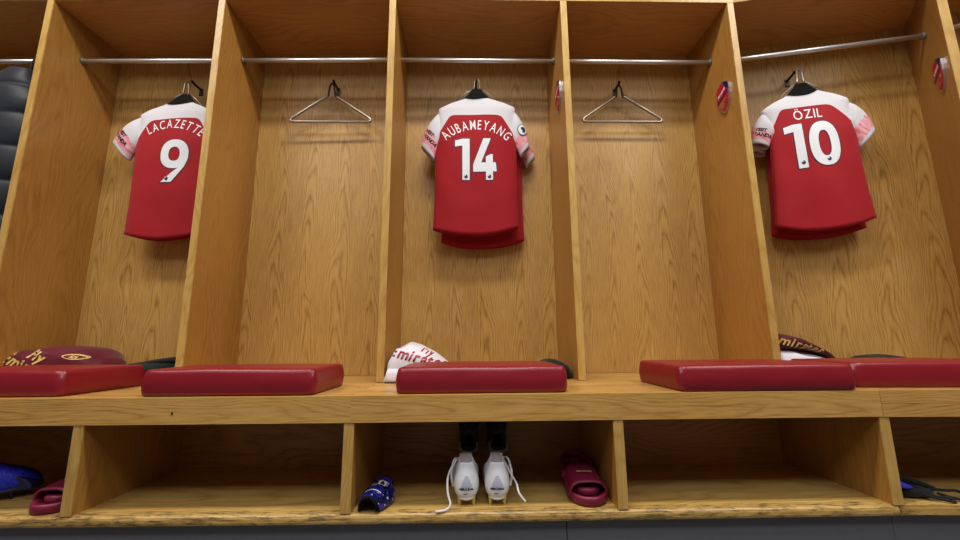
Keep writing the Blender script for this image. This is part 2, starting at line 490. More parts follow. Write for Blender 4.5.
def coat_hook(unit, x, y, z, ang=0.0):
    """small dark peg hook on the back board, pointing out of the wall"""
    bm = box_bm(-.011, .011, -.006, 0, -.022, .022, .003)
    tube_bm(smooth_path([(0, -.004, .012), (0, -.03, .012), (0, -.062, .012), (0, -.073, .014), (0, -.077, .020)], 5), .0065, bm=bm)
    bmesh.ops.transform(bm, matrix=Matrix.Translation((x, y, z)) @ Matrix.Rotation(ang, 4, 'Z'), verts=bm.verts[:])
    return bm_obj('coat_hook', bm, M['dark_metal'], unit, smooth=False)

TOPT = .03
# middle unit: dividers at 0, .8, 1.6
um = thing('locker', 'open oak lockers in the centre, number 14 shirts in one, empty hanger in other', 'locker', (0, 0, Z0), group=None)
for k, e in ((0, None), (1, (.095, 1.300)), (2, (.095, 1.303))):
    divider(um, (k*W, 0), (k*W, DP+.02), e)
for k in (0, 1):
    box('back_panel', k*W+T/2, k*W+W-T/2, DP, DP+.018, .001, CT, M['oak_back'], um, 0)
    box('top_panel', k*W+T/2, k*W+W-T/2, .006, DP, CT, CT+TOPT, M['oak_top'], um, 0)
    rail(um, (k*W+T/2, RY), (k*W+W-T/2, RY), (0, 1))
    coat_hook(um, k*W+.39+(-.03 if k else 0), DP, 1.505)
box('edge_strip', -T/2, 2*W+T/2, 0, .006, CT+.0005, CT+TOPT, M['oak_edge'], um, .0008)
# left unit
ul = thing('locker', 'open oak lockers at the left end with number 9 shirt and dark jacket', 'locker', (0, 0, Z0), AL)
for k in (1, 2, 3):
    divider(ul, (-k*WL, 0), (-k*WL, DP+.02))
for k in (1, 2, 3):
    x0 = -k*WL+T/2; x1 = -(k-1)*WL-T/2
    if k == 1: x1 += .004
    box('back_panel', x0, x1, DP, DP+.018, .001, CT, M['oak_back'], ul, 0)
    box('top_panel', x0, x1, .006, DP, CT, CT+TOPT, M['oak_top'], ul, 0)
    rail(ul, (x0, RY), (x1, RY), (1, 0))
    coat_hook(ul, (x0+x1)/2+.027 if k == 1 else ((x0+x1)/2+.078 if k == 2 else (x0+x1)/2), DP, 1.505)
box('edge_strip', -3*WL-T/2, -T/2-.001, 0, .006, CT+.0005, CT+TOPT, M['oak_edge'], ul, .0008)
# right unit: the run turns towards the room
ur = thing('locker', 'open oak lockers at the right end, angled inward, holding the number 10 shirts', 'locker', (0, 0, Z0))
F6 = Vector((2.39, -.165)); B6 = Vector((2.605, .145)); d6 = (B6-F6).normalized(); n6 = Vector((d6.y, -d6.x))
c6f = F6+n6*T/2; c6b = B6+n6*T/2+d6*.02
divider(ur, c6f, c6b, (.10, 1.305))
F7 = F6+n6*W; B7 = B6+n6*W
divider(ur, F7, B7+d6*.02)
panel('back_panel', (1.6+T/2, DP-.003), B6, .018, .001, CT, M['oak_back'], ur, side=.009, bev=0)
panel('back_panel', B6+n6*T, B7, .018, .001, CT, M['oak_back'], ur, side=.009, bev=0)
prism('top_panel', [(1.6+T/2, .006), (1.6+T/2, DP+.01), B6, F6+d6*.006], CT, CT+TOPT, M['oak_top'], ur)
prism('top_panel', [F6+n6*T+d6*.006, B6+n6*T, B7, F7+d6*.006], CT, CT+TOPT, M['oak_top'], ur)
panel('edge_strip', (1.6+T/2, .003), F6+d6*.003, .006, CT+.0005, CT+TOPT, M['oak_edge'], ur)
panel('edge_strip', F6+d6*.003, F7+d6*.003, .006, CT+.0005, CT+TOPT, M['oak_edge'], ur)
rail(ur, (1.6+T/2, .166), (2.482, -.0255), (0, 1))
q = Vector((2.482, -.0255))+n6*T
rail(ur, q+Vector((.002, 0)), q+n6*(W-T*1.5), (1, 0))
A5 = -math.atan2(DP-.145, 2.605-1.6)
def bay5(s, off):                                   # point s along the angled bay, `off` in front of its back board
    c, sn = math.cos(A5), math.sin(A5)
    return (1.6+s*c+off*sn*1.0, DP+s*sn-off*c)
hk = bay5(.464, 0)
coat_hook(ur, hk[0], hk[1], 1.50, A5)

# ------------------------------------------------------------------ bench
def bench_unit(label, x0, x1, divs, ang=0.0, drop=0.0):
    u = thing('bench', label, 'bench', (0, 0, Z0), ang)
    box('seat_board', x0, x1, BF+.022, DP+.02, -.03, -drop, M['oak_seat'], u, .0)
    box('fascia_board', x0, x1, BF, BF+.022, FB, -.0005-drop, M['oak_board'], u, .0005)
    prof = [(LB+.03, SB), (BF+.006, SB), (BF+.0015, SB+.0035), (BF, SB+.009), (BF, ST-.011), (BF+.002, ST-.005), (BF+.006, ST-.0015), (BF+.012, ST), (LB+.03, ST)]
    V = [(x, y, z) for x in (x0, x1) for y, z in prof]; k_ = len(prof)
    F = [tuple(range(k_))[::-1], tuple(range(k_, 2*k_))]+[(i, (i+1) % k_, k_+(i+1) % k_, k_+i) for i in range(k_)]
    mesh_obj('shelf_board', V, F, M['oak_shelf'], u)
    for k in divs:
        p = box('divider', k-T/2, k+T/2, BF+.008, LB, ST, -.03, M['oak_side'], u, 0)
        bm = box_bm(k-T/2, k+T/2, BF+.002, BF+.008, ST, FB, .001)
        bm_obj('edge_strip', bm, M['oak_edge'], p)
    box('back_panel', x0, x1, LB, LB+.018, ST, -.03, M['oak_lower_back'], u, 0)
    for a_, b_ in (((x0, .637), (.6395, x1)) if ang == -R(.4) else ((x0, x1),)):
        box('plinth', a_, b_, BF+.03, LB, -Z0+.001, SB, M['plinth'], u, 0)
    return u
bl = bench_unit('left section of oak bench carrying two maroon cushions, blue trainer under it', -3*WL, .0071, (-WL, -2*WL), AL, .0004)
bm = bmesh.new(); bmesh.ops.create_cone(bm, cap_ends=True, segments=12, radius1=.0032, radius2=.0032, depth=.002, matrix=Matrix.Translation((-.522, BF-.0005, -.046)) @ Matrix.Rotation(R(90), 4, 'X'))
bm_obj('screw_hole', bm, M['dark_metal'], bl)  # small dark disc added on the fascia to stand for a screw hole
bmid = bench_unit('middle section of oak bench with white boots and maroon slides on its lower shelf', 0, 1.608, (-.002, .8, 1.612), -R(.4))
br = thing('bench', 'right end section of oak bench below the number 10 shirt', 'bench', (0, 0, Z0))
P0 = Vector((1.6065, BF-.0115)); P1 = Vector((2.25, BF-.048)); P2 = P1+n6*1.0
def off(p, d, n=n6): return p+d6*d
seat = [P0+Vector((0, .022)), P1+Vector((-.005, .022)), P2+d6*.022, B7+d6*.03, B6+d6*.03+n6*.02, Vector((1.612, DP+.02))]
prism('seat_board', seat, -.03, 0, M['oak_seat'], br)
for z0, z1 in ((-.0385, -.0005), (FB, -.0392)):
    prism('fascia_board', [P0, P1, P2, P2+d6*.022, P1+Vector((-.005, .022)), P0+Vector((0, .022))], z0, z1, M['oak_board'], br)
prism('shelf_board', [P0, P1, P2, P2+d6*.45, Vector((2.5, -.02)), Vector((1.612, LB+.03))], SB, ST, M['oak_shelf'], br, bev=.006)
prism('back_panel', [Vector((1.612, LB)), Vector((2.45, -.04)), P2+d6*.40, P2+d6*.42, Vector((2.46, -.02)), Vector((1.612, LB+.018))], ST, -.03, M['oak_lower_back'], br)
prism('plinth', [P0+Vector((0, .03)), P1+Vector((-.01, .03)), P2+d6*.03, P2+d6*.3, Vector((2.4, -.1)), Vector((1.612, LB))], -Z0+.001, SB, M['plinth'], br)

# ------------------------------------------------------------------ cushions
def cushion(label, x0, x1, y0, y1, h=.079, rz=0.0, org=(0, 0), seed=0):
    """upholstered slab: rounded sides, slightly crowned top, pulled corners"""
    w = (x1-x0)/2; d = (y1-y0)/2; r = .015
    nu, nv = 44, 36
    def coords(n, half):
        o = [-half, -half+r*.1, -half+r*.3, -half+r*.6, -half+r]
        m = [-half+r+(2*half-2*r)*i/(n-10) for i in range(1, n-10)]
        return o+m+[-v for v in reversed(o)]
    xs = coords(nu, w); ys = coords(nv, d)
    def edge(c, half):
        e = max(0, (abs(c)-(half-r))/r); return 1-math.sqrt(max(0, 1-e*e))
    V = []; idx = {}
    def pt(x, y, top):
        k = min(1, edge(x, w)+edge(y, d)); z = (h if top else 0)
        cx = 1-(x/w)**2; cy = 1-(y/d)**2
        if top:
            z = h-r*k+.006*cx*cy+.0016*nz(x*9, y*9, seed*3.1)
            if abs(x) > w-.09 and abs(y) > d-.09:                  # pulled corner pleats
                z -= .0016*max(0, math.sin((abs(x)-w+abs(y)-d)*70))*((abs(x)-w+.09)/.09)*((abs(y)-d+.09)/.09)
        else: z = .004*k
        return Vector((x, y, z))
    rings = []
    F = []
    for top in (0, 1):
        for i, x in enumerate(xs):
            for j, y in enumerate(ys):
                idx[top, i, j] = len(V); V.append(pt(x, y, top))
    n, m = len(xs), len(ys)
    for i in range(n-1):
        for j in range(m-1):
            F.append((idx[1, i, j], idx[1, i+1, j], idx[1, i+1, j+1], idx[1, i, j+1]))
            F.append((idx[0, i, j], idx[0, i, j+1], idx[0, i+1, j+1], idx[0, i+1, j]))
    per = [(i, 0) for i in range(n)]+[(n-1, j) for j in range(1, m)]+[(i, m-1) for i in range(n-2, -1, -1)]+[(0, j) for j in range(m-2, 0, -1)]
    L = 5; prev = [idx[0, i, j] for i, j in per]
    for l in range(1, L+1):
        if l == L: cur = [idx[1, i, j] for i, j in per]
        else:
            cur = []
            for i, j in per:
                a = V[idx[0, i, j]]; b = V[idx[1, i, j]]; t = l/L
                bul = .004*math.sin(math.pi*t)
                p = a.lerp(b, t); nx = (1 if i == n-1 else -1 if i == 0 else 0); ny = (1 if j == m-1 else -1 if j == 0 else 0)
                wr = .0012*nz(p.x*16, p.y*16, p.z*30+seed)
                cur.append(len(V)); V.append(p+Vector((nx, ny, 0))*(bul+wr))
        for k in range(len(per)):
            k2 = (k+1) % len(per)
            F.append((prev[k], prev[k2], cur[k2], cur[k]))
        prev = cur
    # plan corners rounded
    rc = .022
    for v in V:
        ex = abs(v.x)-(w-rc); ey = abs(v.y)-(d-rc)
        if ex > 0 and ey > 0:
            l = math.hypot(ex, ey)
            mx = max(ex, ey)
            if l > 1e-6:
                v.x = math.copysign(w-rc+ex*mx/l, v.x); v.y = math.copysign(d-rc+ey*mx/l, v.y)
    o = mesh_obj('seat_cushion', V, F, M['vinyl'], None, True)
    c, s = math.cos(rz), math.sin(rz); cx, cy = (x0+x1)/2, (y0+y1)/2
    o.location = (cx*c-cy*s+org[0], cx*s+cy*c+org[1], Z0+.0005); o.rotation_euler = (0, 0, rz)
    return tag(o, label, 'cushion', 'maroon seat cushions along the bench')
cushion('maroon vinyl seat cushion at the far left, in front of the folded maroon top', -1.44, -.893, -.352, -.03, rz=AL, seed=1)
cushion('maroon vinyl seat cushion below the left empty hanger', -.640, -.114, -.368, -.08, rz=AL, seed=2)
cushion('maroon vinyl seat cushion below the number 14 shirts', .130, .657, -.361, -.03, rz=-R(.4), seed=3)
cushion('maroon vinyl seat cushion below the right empty hanger', 1.005, 1.550, -.378, -.05, rz=-R(1.0), org=(0, .012), seed=4)
cushion('maroon vinyl seat cushion at the far right, below the number 10 shirt', 0, .54, 0, .31, rz=-R(5), org=(1.594, -.328), seed=5)

# ------------------------------------------------------------------ hangers
def tri_frame(x0, x1, zb, xa, za, r=.0048, gap=.017):
    pts = [(xa-gap, 0, za), (x0+.012, 0, zb+.022), (x0+.002, 0, zb+.012), (x0+.004, 0, zb+.003), (x0+.016, 0, zb),
           (x1-.016, 0, zb), (x1-.004, 0, zb+.003), (x1-.002, 0, zb+.012), (x1-.012, 0, zb+.022), (xa+gap, 0, za)]
    out = []
    for a, b in zip(pts, pts[1:]):
        a = Vector(a); b = Vector(b); n = max(1, int((b-a).length/.02))
        out += [a.lerp(b, i/n) for i in range(n)]
    out.append(Vector(pts[-1])); return out
def wire_hanger(label, x0, x1, zb, xa, za, zh, y, rz=0.0):
    t = thing('clothes_hanger', label, 'hanger', (0, 0, Z0), rz, 'empty metal hangers')
    fr = tube('wire_frame', [p+Vector((0, y, 0)) for p in tri_frame(x0, x1, zb, xa, za)], .0070, M['steel'], t, ns=12)
    bm = bmesh.new()
    for s in (-1, 1):
        tube_bm([(xa+s*.017, y, za-.004), (xa+s*.016, y, za+.012), (xa+s*.011, y, zh-.012), (xa+s*.004, y, zh+.004), (xa, y, zh+.006)], .005, bm=bm)
    bm_obj('hook_loop', bm, M['dark_metal'], t, smooth=True)
    return t
YH = .308
wire_hanger('empty triangular metal hanger between the number 9 and number 14 shirts', -.577, -.158, 1.289, -.371, 1.44, 1.505, YH)
wire_hanger('empty triangular metal hanger between the number 14 and number 10 shirts', .954, 1.380, 1.297, 1.161, 1.448, 1.505, YH)

# ------------------------------------------------------------------ football shirts
def shirt_mat(o, rTL, rTR, aL, aR, zband):
    t = NT('shirt_body', .72, .25)
    x, y, z = t.sep(t.obj())
    def half(p, q):
        """positive on the white side of the line p-q (outside, above)"""
        dx, dz = q[0]-p[0], q[1]-p[1]; l = math.hypot(dx, dz); nx, nzv = -dz/l, dx/l
        return t.math('ADD', t.math('MULTIPLY', t.math('SUBTRACT', x, p[0]), nx), t.math('MULTIPLY', t.math('SUBTRACT', z, p[1]), nzv))
    a = half(rTL, rTR); b = half(aL, rTL); c = half(rTR, aR)
    def sm(p, q):
        nd = t.n('ShaderNodeMath', operation='SMOOTH_MAX'); t.put(nd.inputs[0], p); t.put(nd.inputs[1], q); nd.inputs[2].default_value = .03; return nd.outputs[0]
    k = t.math('GREATER_THAN', sm(sm(a, b), c), .006)
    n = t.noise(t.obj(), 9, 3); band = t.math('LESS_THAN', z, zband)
    dots = t.n('ShaderNodeTexVoronoi'); dots.inputs['Scale'].default_value = 260; t.put(dots.inputs['Vector'], t.comb(x, 0.0, z))
    red = t.mix(n, rgb(172, 16, 30), rgb(160, 13, 26))
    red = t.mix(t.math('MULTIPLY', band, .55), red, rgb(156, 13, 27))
    t.color(t.mix(k, red, rgb(222, 221, 227)))
    t.b.inputs['Sheen Weight'].default_value = .1
    t.bump(dots.outputs['Distance'], .12, .0012)
    return t.m
def shirt(name, label, P, loc, rz, number=None, pname=None, arcR=.22, narrow=1.0, txt=None, num=None, trot=0.0, seed=0, patchR=False, rw='L', ny=0.0):
    """loose football shirt hanging back-side out; P = outline points (x, z) in the shirt's own plane"""
    t = thing(name, label, 'shirt', (loc[0], loc[1], Z0), rz, 'red and white football shirts')
    g = {k: Vector(v) for k, v in P.items() if k not in ('marks', 'name', 'num')}
    dropL = (g['hemL']+g['hemR'])/2
    drop = dropL.y-g['hemC'].y
    # left / right side curves from hem to neck, parameter 0..1
    def side(arm, hem, sh, neck, s):
        armi = arm+Vector((s*.012, .012)); shi = sh+Vector((s*.022, -.002))
        return [(0, hem), (.18, hem.lerp(arm, .3)+Vector((s*.004, 0))), (.40, hem.lerp(arm, .66)+Vector((s*.003, 0))), (.58, arm), (.70, armi.lerp(shi, .45)+Vector((s*.004, 0))), (.82, shi), (.90, shi.lerp(neck, .42)+Vector((0, .006))), (1.0, neck)]
    SL = side(g['armL'], g['hemL'], g['shL'], g['neckL'], 1); SR = side(g['armR'], g['hemR'], g['shR'], g['neckR'], -1)
    def at(tab, k):
        for (a, va), (b, vb) in zip(tab, tab[1:]):
            if k <= b: return va.lerp(vb, (k-a)/(b-a))
        return tab[-1][1]
    th = [(0, .020), (.3, .026), (.58, .034), (.8, .028), (.9, .022), (1, .020)]
    N = 48; NR = 46; rings = []
    for i in range(NR+1):
        k = i/NR; a = at(SL, k); b = at(SR, k); ring = []
        for j in range(N):
            an = 2*math.pi*j/N; u = -math.cos(an); s = -math.sin(an)
            uu = math.copysign(abs(u)**.75, u)
            p = a.lerp(b, (uu+1)/2)
            z = p.y-drop*(1-uu*uu)*max(0, 1-k*3.0)
            dip = ((g['neckL'].y+g['neckR'].y)/2-g['neckC'].y)*(1.0 if s < 0 else 2.4)
            z -= dip*(1-uu*uu)*max(0, (k-.90)/.10)**1.3
            yy = interp(th, k)*math.copysign(abs(s)**.7, s)
            fold = .0055*math.sin(uu*5+seed+k*2.2)*max(0, 1-k*.8)+.006*nz(p.x*5+seed, z*2.2, seed)+.004*nz(p.x*14, z*7+seed, 3)
            fold *= 1-abs(uu)**6*.6
            ring.append((p.x, yy+fold, z))
        rings.append(ring)
    V, F = loft(rings)
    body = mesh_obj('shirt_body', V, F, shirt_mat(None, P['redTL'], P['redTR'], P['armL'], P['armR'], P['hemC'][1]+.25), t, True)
    md = body.modifiers.new('cloth', 'SOLIDIFY'); md.thickness = .0016; md.offset = 1
    # collar band round the neck opening
    nk = [Vector(p) for p in rings[-1]]
    tube('collar', nk, .0036, M['white_jersey'], t, closed=True, ns=8)
    bv = bvh_of(body)
    sleeves = {}
    for S, s in (('L', 1), ('R', -1)):
        sh = g['sh'+S]; arm = g['arm'+S]; cO = g['cuf'+S+'O']; cI = g['cuf'+S+'I']
        st = []; NS = 16
        for i in range(NS+1):
            k = i/NS
            o0 = sh+Vector((s*.042, .000)); i0 = arm+Vector((s*.028, .016))
            O = o0.lerp(cO, k)+Vector((-s*.018*math.sin(math.pi*k), .012*math.sin(math.pi*k)))
            I = i0.lerp(cI, k)+Vector((0, .006*math.sin(math.pi*k)))
            w = min(.026+.006*math.sin(math.pi*k), .010+.085*k); ring = []
            for j in range(28):
                an = 2*math.pi*j/28; u = math.cos(an); v = math.sin(an)
                uu = math.copysign(abs(u)**.8, u)
                p = O.lerp(I, (1-uu)/2)
                ring.append((p.x, v*w+.004*nz(p.x*12, p.y*12, seed+i*.1)+k*.004, p.y))
            st.append(ring)
        V, F = loft(st)
        fm = []
        for i in range(NS):
            for j in range(28):
                # diagonal lower band in pink, white cuff at the end
                edge = .45+.12*math.cos(2*math.pi*j/28)
                fm.append(0 if i/NS < edge else (1 if i/NS < .82 else 0))
        so = mesh_obj('sleeve', V, F, [M['white_jersey'], M['pink']], t, True, fm)
        md = so.modifiers.new('cloth', 'SOLIDIFY'); md.thickness = .0016; md.offset = 1
        sb = bvh_of(so); sleeves[S] = (so, sb, sh, arm, cO, cI)
    if number:
        c, s = math.cos(trot), math.sin(trot); U = (c, 0, s); Wv = (-s, 0, c)
        cx, z0, h, wtot = num
        Vn, Fn = digits(number, h, wtot, 0); V3, F3 = digits(number, h, wtot, .0038)
        decal('number_outline', V3, F3, M['print_navy'], t, (cx, -.3, z0), U, Wv, (0, 1, 0), bv, .0024)
        no = decal('shirt_number', Vn, Fn, M['print_white'], t, (cx, -.3, z0), U, Wv, (0, 1, 0), bv, .0036)
        # small round league mark at the foot of each figure
        for fx in (P['marks']):
            circ = [(.0085*math.cos(a*math.pi/8), .0095*math.sin(a*math.pi/8)) for a in range(16)]
            ring = [(.0085*math.cos(a*math.pi/4)*.4-.004, .005+.004*math.sin(a*math.pi/4)) for a in range(8)]
            decal('league_mark', circ, [tuple(range(16))], M['print_navy'], no, (fx[0], -.3, fx[1]), U, Wv, (0, 1, 0), bv, .0046)
            decal('league_mark', ring, [tuple(range(8))], M['print_white'], no, (fx[0], -.3, fx[1]), U, Wv, (0, 1, 0), bv, .0056)
        cx, z0, h, wtot = txt
        sp_ = .16
        V2, F2 = text2d(pname, h, bold=.0003, spacing=sp_, arc=None)
        w0 = max(v[0] for v in V2)-min(v[0] for v in V2); gaps = h*sp_*(len(pname)-1)
        V2, F2 = text2d(pname, h, bold=.0003, spacing=sp_, arc=arcR, wscale=(wtot-gaps)/(w0-gaps))
        decal('shirt_lettering', V2, F2, M['print_white'], t, (cx, -.3, z0), U, Wv, (0, 1, 0), bv, .0026)
    if rw:
        so, sb, sh, arm, cO, cI = sleeves[rw]
        d = (cO-sh).normalized(); s = 1 if rw == 'L' else -1
        ax = (Vector((-d.y, d.x))*(-1) if rw == 'L' else Vector((d.y, -d.x))*(-1))
        for txt_, kk in (('VISIT', .56), ('RWANDA', .73)):
            V2, F2 = text2d(txt_, .017, bold=.001)
            ctr = (sh.lerp(cO, kk)+arm.lerp(cI, kk))/2
            ctr = ctr+(sh.lerp(cO, kk)-ctr)*.45
            U = Vector((s*abs(cI.x-cO.x)+.0001, 0, (cI.y-cO.y))).normalized() if rw == 'L' else Vector((abs(cI.x-cO.x), 0, abs(cI.y-cO.y))).normalized()
            Wv = Vector((-U.z, 0, U.x))
            decal('sleeve_lettering', V2, F2, M['print_black'], so, (ctr.x, -.3, ctr.y), U, Wv, (0, 1, 0), sb, .0026)
    if patchR:
        so, sb, sh, arm, cO, cI = sleeves['R']
        ctr = sh.lerp(cO, .42).lerp(arm.lerp(cI, .42), .33)
        n = 20; c1 = [(.026*math.cos(2*math.pi*a/n), .032*math.sin(2*math.pi*a/n)) for a in range(n)]
        c2 = [(.022*math.cos(2*math.pi*a/n), .028*math.sin(2*math.pi*a/n)) for a in range(n)]
        lion = [(-.012, .012), (-.004, .016), (.004, .019), (.006, .010), (.013, .006), (.012, -.006), (.006, -.016), (-.004, -.014), (-.001, -.004), (-.010, .002)]
        pa = decal('sleeve_patch', c1, [tuple(range(n))], M['print_navy'], so, (ctr.x, -.3, ctr.y), (1, 0, 0), (0, 0, 1), (0, 1, 0), sb, .0024)
        decal('patch_face', c2, [tuple(range(n))], M['print_white'], pa, (ctr.x, -.3, ctr.y), (1, 0, 0), (0, 0, 1), (0, 1, 0), sb, .0032)
        decal('patch_face', lion, [tuple(range(len(lion)))], M['print_navy'], pa, (ctr.x+.003, -.3, ctr.y-.002), (1, 0, 0), (0, 0, 1), (0, 1, 0), sb, .004)
    return t
def shirt_hanger(label, P, loc, rz, apex, hook):
    """black moulded hanger with metal hook carrying a shirt"""
    t = thing('clothes_hanger', label, 'hanger', (loc[0], loc[1], Z0), rz, 'black hangers inside the football shirts')
    xl, zl = P['neckL'][0]-.05, P['neckL'][1]-.045; xr, zr = P['neckR'][0]+.05, P['neckR'][1]-.045
    ax, az = apex; bm = bmesh.new()
    top = [(xl, zl), (P['neckL'][0]+.006, P['neckL'][1]+.006), (ax-.024, az-.006), (ax-.010, az), (ax+.010, az), (ax+.024, az-.006), (P['neckR'][0]-.006, P['neckR'][1]+.006), (xr, zr)]
    bot = [(xr, zr-.02), (ax+.05, az-.085), (ax, az-.092), (ax-.05, az-.085), (xl, zl-.02)]
    pts = top+bot
    a = [bm.verts.new((p[0], -.007, p[1])) for p in pts]; b = [bm.verts.new((p[0], .007, p[1])) for p in pts]; n = len(pts)
    bm.faces.new(a); bm.faces.new(b[::-1])
    for i in range(n): bm.faces.new((a[i], b[i], b[(i+1) % n], a[(i+1) % n]))
    bmesh.ops.bevel(bm, geom=[e for e in bm.edges if abs(e.verts[0].co.y-e.verts[1].co.y) < 1e-6], offset=.005, segments=2, affect='EDGES')
    bm_obj('hanger_body', bm, M['black_plastic'], t)
    bm = bmesh.new()
    for s in (-1, 1):
        tube_bm([(ax+s*.014, 0, az-.016), (ax+s*.014, 0, az+.012), (ax+s*.011, 0, hook-.014), (ax+s*.004, 0, hook+.003), (ax, 0, hook+.006)], .0045, bm=bm)
    bm_obj('hook_loop', bm, M['steel'], t, smooth=True)
    w = bmesh.new()
    for s, (x, z) in ((-1, (xl, zl)), (1, (xr, zr))):
        tube_bm([(ax+s*.014, -.002, az+.004), (ax+s*.05, -.004, az-.022), (x, -.002, z+.022)], .0024, bm=w)
    bm_obj('wire_frame', w, M['steel'], t, smooth=True)
    return t

P14 = dict(neckL=(.328, 1.384), neckC=(.392, 1.372), neckR=(.457, 1.388), shL=(.176, 1.328), shR=(.612, 1.338), redTL=(.262, 1.277), redTR=(.512, 1.278),
           armL=(.186, 1.145), armR=(.592, 1.148), hemL=(.176, .691), hemR=(.592, .699), hemC=(.387, .660),
           cufLO=(.112, 1.122), cufLI=(.176, 1.052), cufRO=(.660, 1.122), cufRI=(.612, 1.074), marks=[(.337, .953), (.4526, .953)])
Y14 = .256
shirt('football_shirt', 'front red and white shirt with number 14, hanging in the central locker', P14, (0, Y14), 0, '14', 'AUBAMEYANG', arcR=.215,
      txt=(.389, 1.201, .051, .330), num=(.386, .936, .214, .205), seed=1.0, patchR=True)
P14b = {k: (v if k == 'marks' else (v[0]+.036, v[1]-(.046 if k.startswith('hem') else .026))) for k, v in P14.items()}
for k in ('neckL', 'neckC', 'neckR', 'shL', 'shR'): P14b[k] = (P14[k][0]+.012, P14[k][1]-.010)
shirt('football_shirt', 'red shirt hidden behind the number 14 shirt, its hem showing below', P14b, (0, .327), 0, seed=4.0, rw=None)
shirt_hanger('black hanger in the neck of the number 14 shirt', P14, (0, Y14), 0, (.394, 1.447), 1.505)

P9 = dict(neckL=(-1.168, 1.338), neckC=(-1.100, 1.323), neckR=(-1.030, 1.347), shL=(-1.306, 1.280), shR=(-.912, 1.300), redTL=(-1.210, 1.236), redTR=(-.985, 1.250),
          armL=(-1.281, 1.120), armR=(-.922, 1.135), hemL=(-1.282, .669), hemR=(-.930, .670), hemC=(-1.118, .640),
          cufLO=(-1.405, 1.141), cufLI=(-1.322, 1.046), cufRO=(-.825, 1.150), cufRI=(-.900, 1.060), name=(-1.076, 1.196), num=(-1.074, .918))
P9 = {k: ((x-.356)*1.0237+.356, (z-.158)*1.0237+.158) for k, (x, z) in P9.items()}
P9['marks'] = [(P9['num'][0]-.022, P9['num'][1]+.018)]
c9 = Vector((0, .27))
shirt('football_shirt', 'red and white shirt with number 9, partly hidden by the left divider', P9, (0, .27), AL, '9', 'LACAZETTE', arcR=.225,
      txt=(P9['name'][0]-.010, P9['name'][1], .047, .262), num=P9['num']+(.220, .135), seed=2.2, trot=-.03)
shirt_hanger('black hanger in the neck of the number 9 shirt', P9, (0, .27), AL, (-1.115, 1.430), 1.50)

P10 = dict(neckL=(.381, 1.372), neckC=(.445, 1.356), neckR=(.525, 1.386), shL=(.236, 1.304), shR=(.668, 1.325), redTL=(.340, 1.287), redTR=(.552, 1.292),
           armL=(.285, 1.155), armR=(.650, 1.160), hemL=(.244, .683), hemR=(.665, .706), hemC=(.440, .657),
           cufLO=(.203, 1.122), cufLI=(.272, 1.096), cufRO=(.738, 1.140), cufRI=(.662, 1.058), marks=[(.4005, .994), (.506, 1.000)])
P10 = {k: ([(a+.022, b) for a, b in v] if k == 'marks' else (v[0]+(.022 if v[1] > 1.05 else .032), v[1]-(.012 if v[1] > 1.25 else 0))) for k, v in P10.items()}
o10 = bay5(-.016, .110)
shirt('football_shirt', 'front red and white shirt with number 10, in the angled right locker', P10, o10, A5, '10', 'ÖZIL', arcR=.6,
      txt=(.470, 1.218, .048, .118), num=(.475, .968, .226, .224), seed=3.3, trot=.03)
P10b = {k: (v if k == 'marks' else (v[0]+.006, v[1]-(.022 if k.startswith('hem') else .010))) for k, v in P10.items()}
P10b['hemR'] = (P10['hemR'][0]-.012, P10['hemR'][1]-.03)
o10b = bay5(-.008, .042)
shirt('football_shirt', 'red shirt hidden behind the number 10 shirt, a strip of its hem showing', P10b, o10b, A5, seed=5.0, rw=None)
shirt_hanger('black hanger in the neck of the number 10 shirt', P10, o10, A5, (.480, 1.428), 1.50)

# ------------------------------------------------------------------ folded clothes on the bench
def bundle_mesh(prof, seed=0, n=30, amp=.008, fs=16, steps=36, zb=0.0005, pw=.75):
    """heap of cloth: prof = (x, height, front y, back y[, base z]) stations"""
    xs = [p[0] for p in prof]; rings = []
    for i in range(steps+1):
        x = xs[0]+(xs[-1]-xs[0])*i/steps
        h = interp([(p[0], p[1]) for p in prof], x); y0 = interp([(p[0], p[2]) for p in prof], x); y1 = interp([(p[0], p[3]) for p in prof], x)
        b = interp([(p[0], p[4] if len(p) > 4 else zb) for p in prof], x)
        ring = []
        for j in range(n):
            a = 2*math.pi*j/n; c = math.copysign(abs(math.cos(a))**.8, math.cos(a)); s = math.sin(a)
            y = (y0+y1)/2-c*(y1-y0)/2
            z = b+(h-b)*(.42+.58*math.copysign(abs(s)**pw, s)) if s > 0 else b+(h-b)*.42*(1-abs(s)**.4)
            d = amp*(nz(x*fs, y*fs*.6, z*fs+seed)+.6*math.sin((x*.6+z*1.4+y*.3)*70+seed+4*nz(x*6, y*6, seed)))
            k = min(1, (h-b)/.03)
            cy, cz = y-(y0+y1)/2, z-(b+(h-b)*.4); l = math.hypot(cy, cz)+1e-6
            y += cy/l*d*k; z = max(b, z+cz/l*d*k) if s > -.2 else z
            ring.append((x, y, max(zb, z)))
        rings.append(ring)
    return loft(rings, True, True, True)
def bundle(name, part, label, prof, m, cat='clothes', loc=(0, 0), rz=0, **kw):
    t = thing(name, label, cat, (loc[0], loc[1], Z0), rz)
    V, F = bundle_mesh(prof, **kw)
    o = mesh_obj(part, V, F, m, t, True)
    return t, o
VD = Vector((0, .94, -.34))
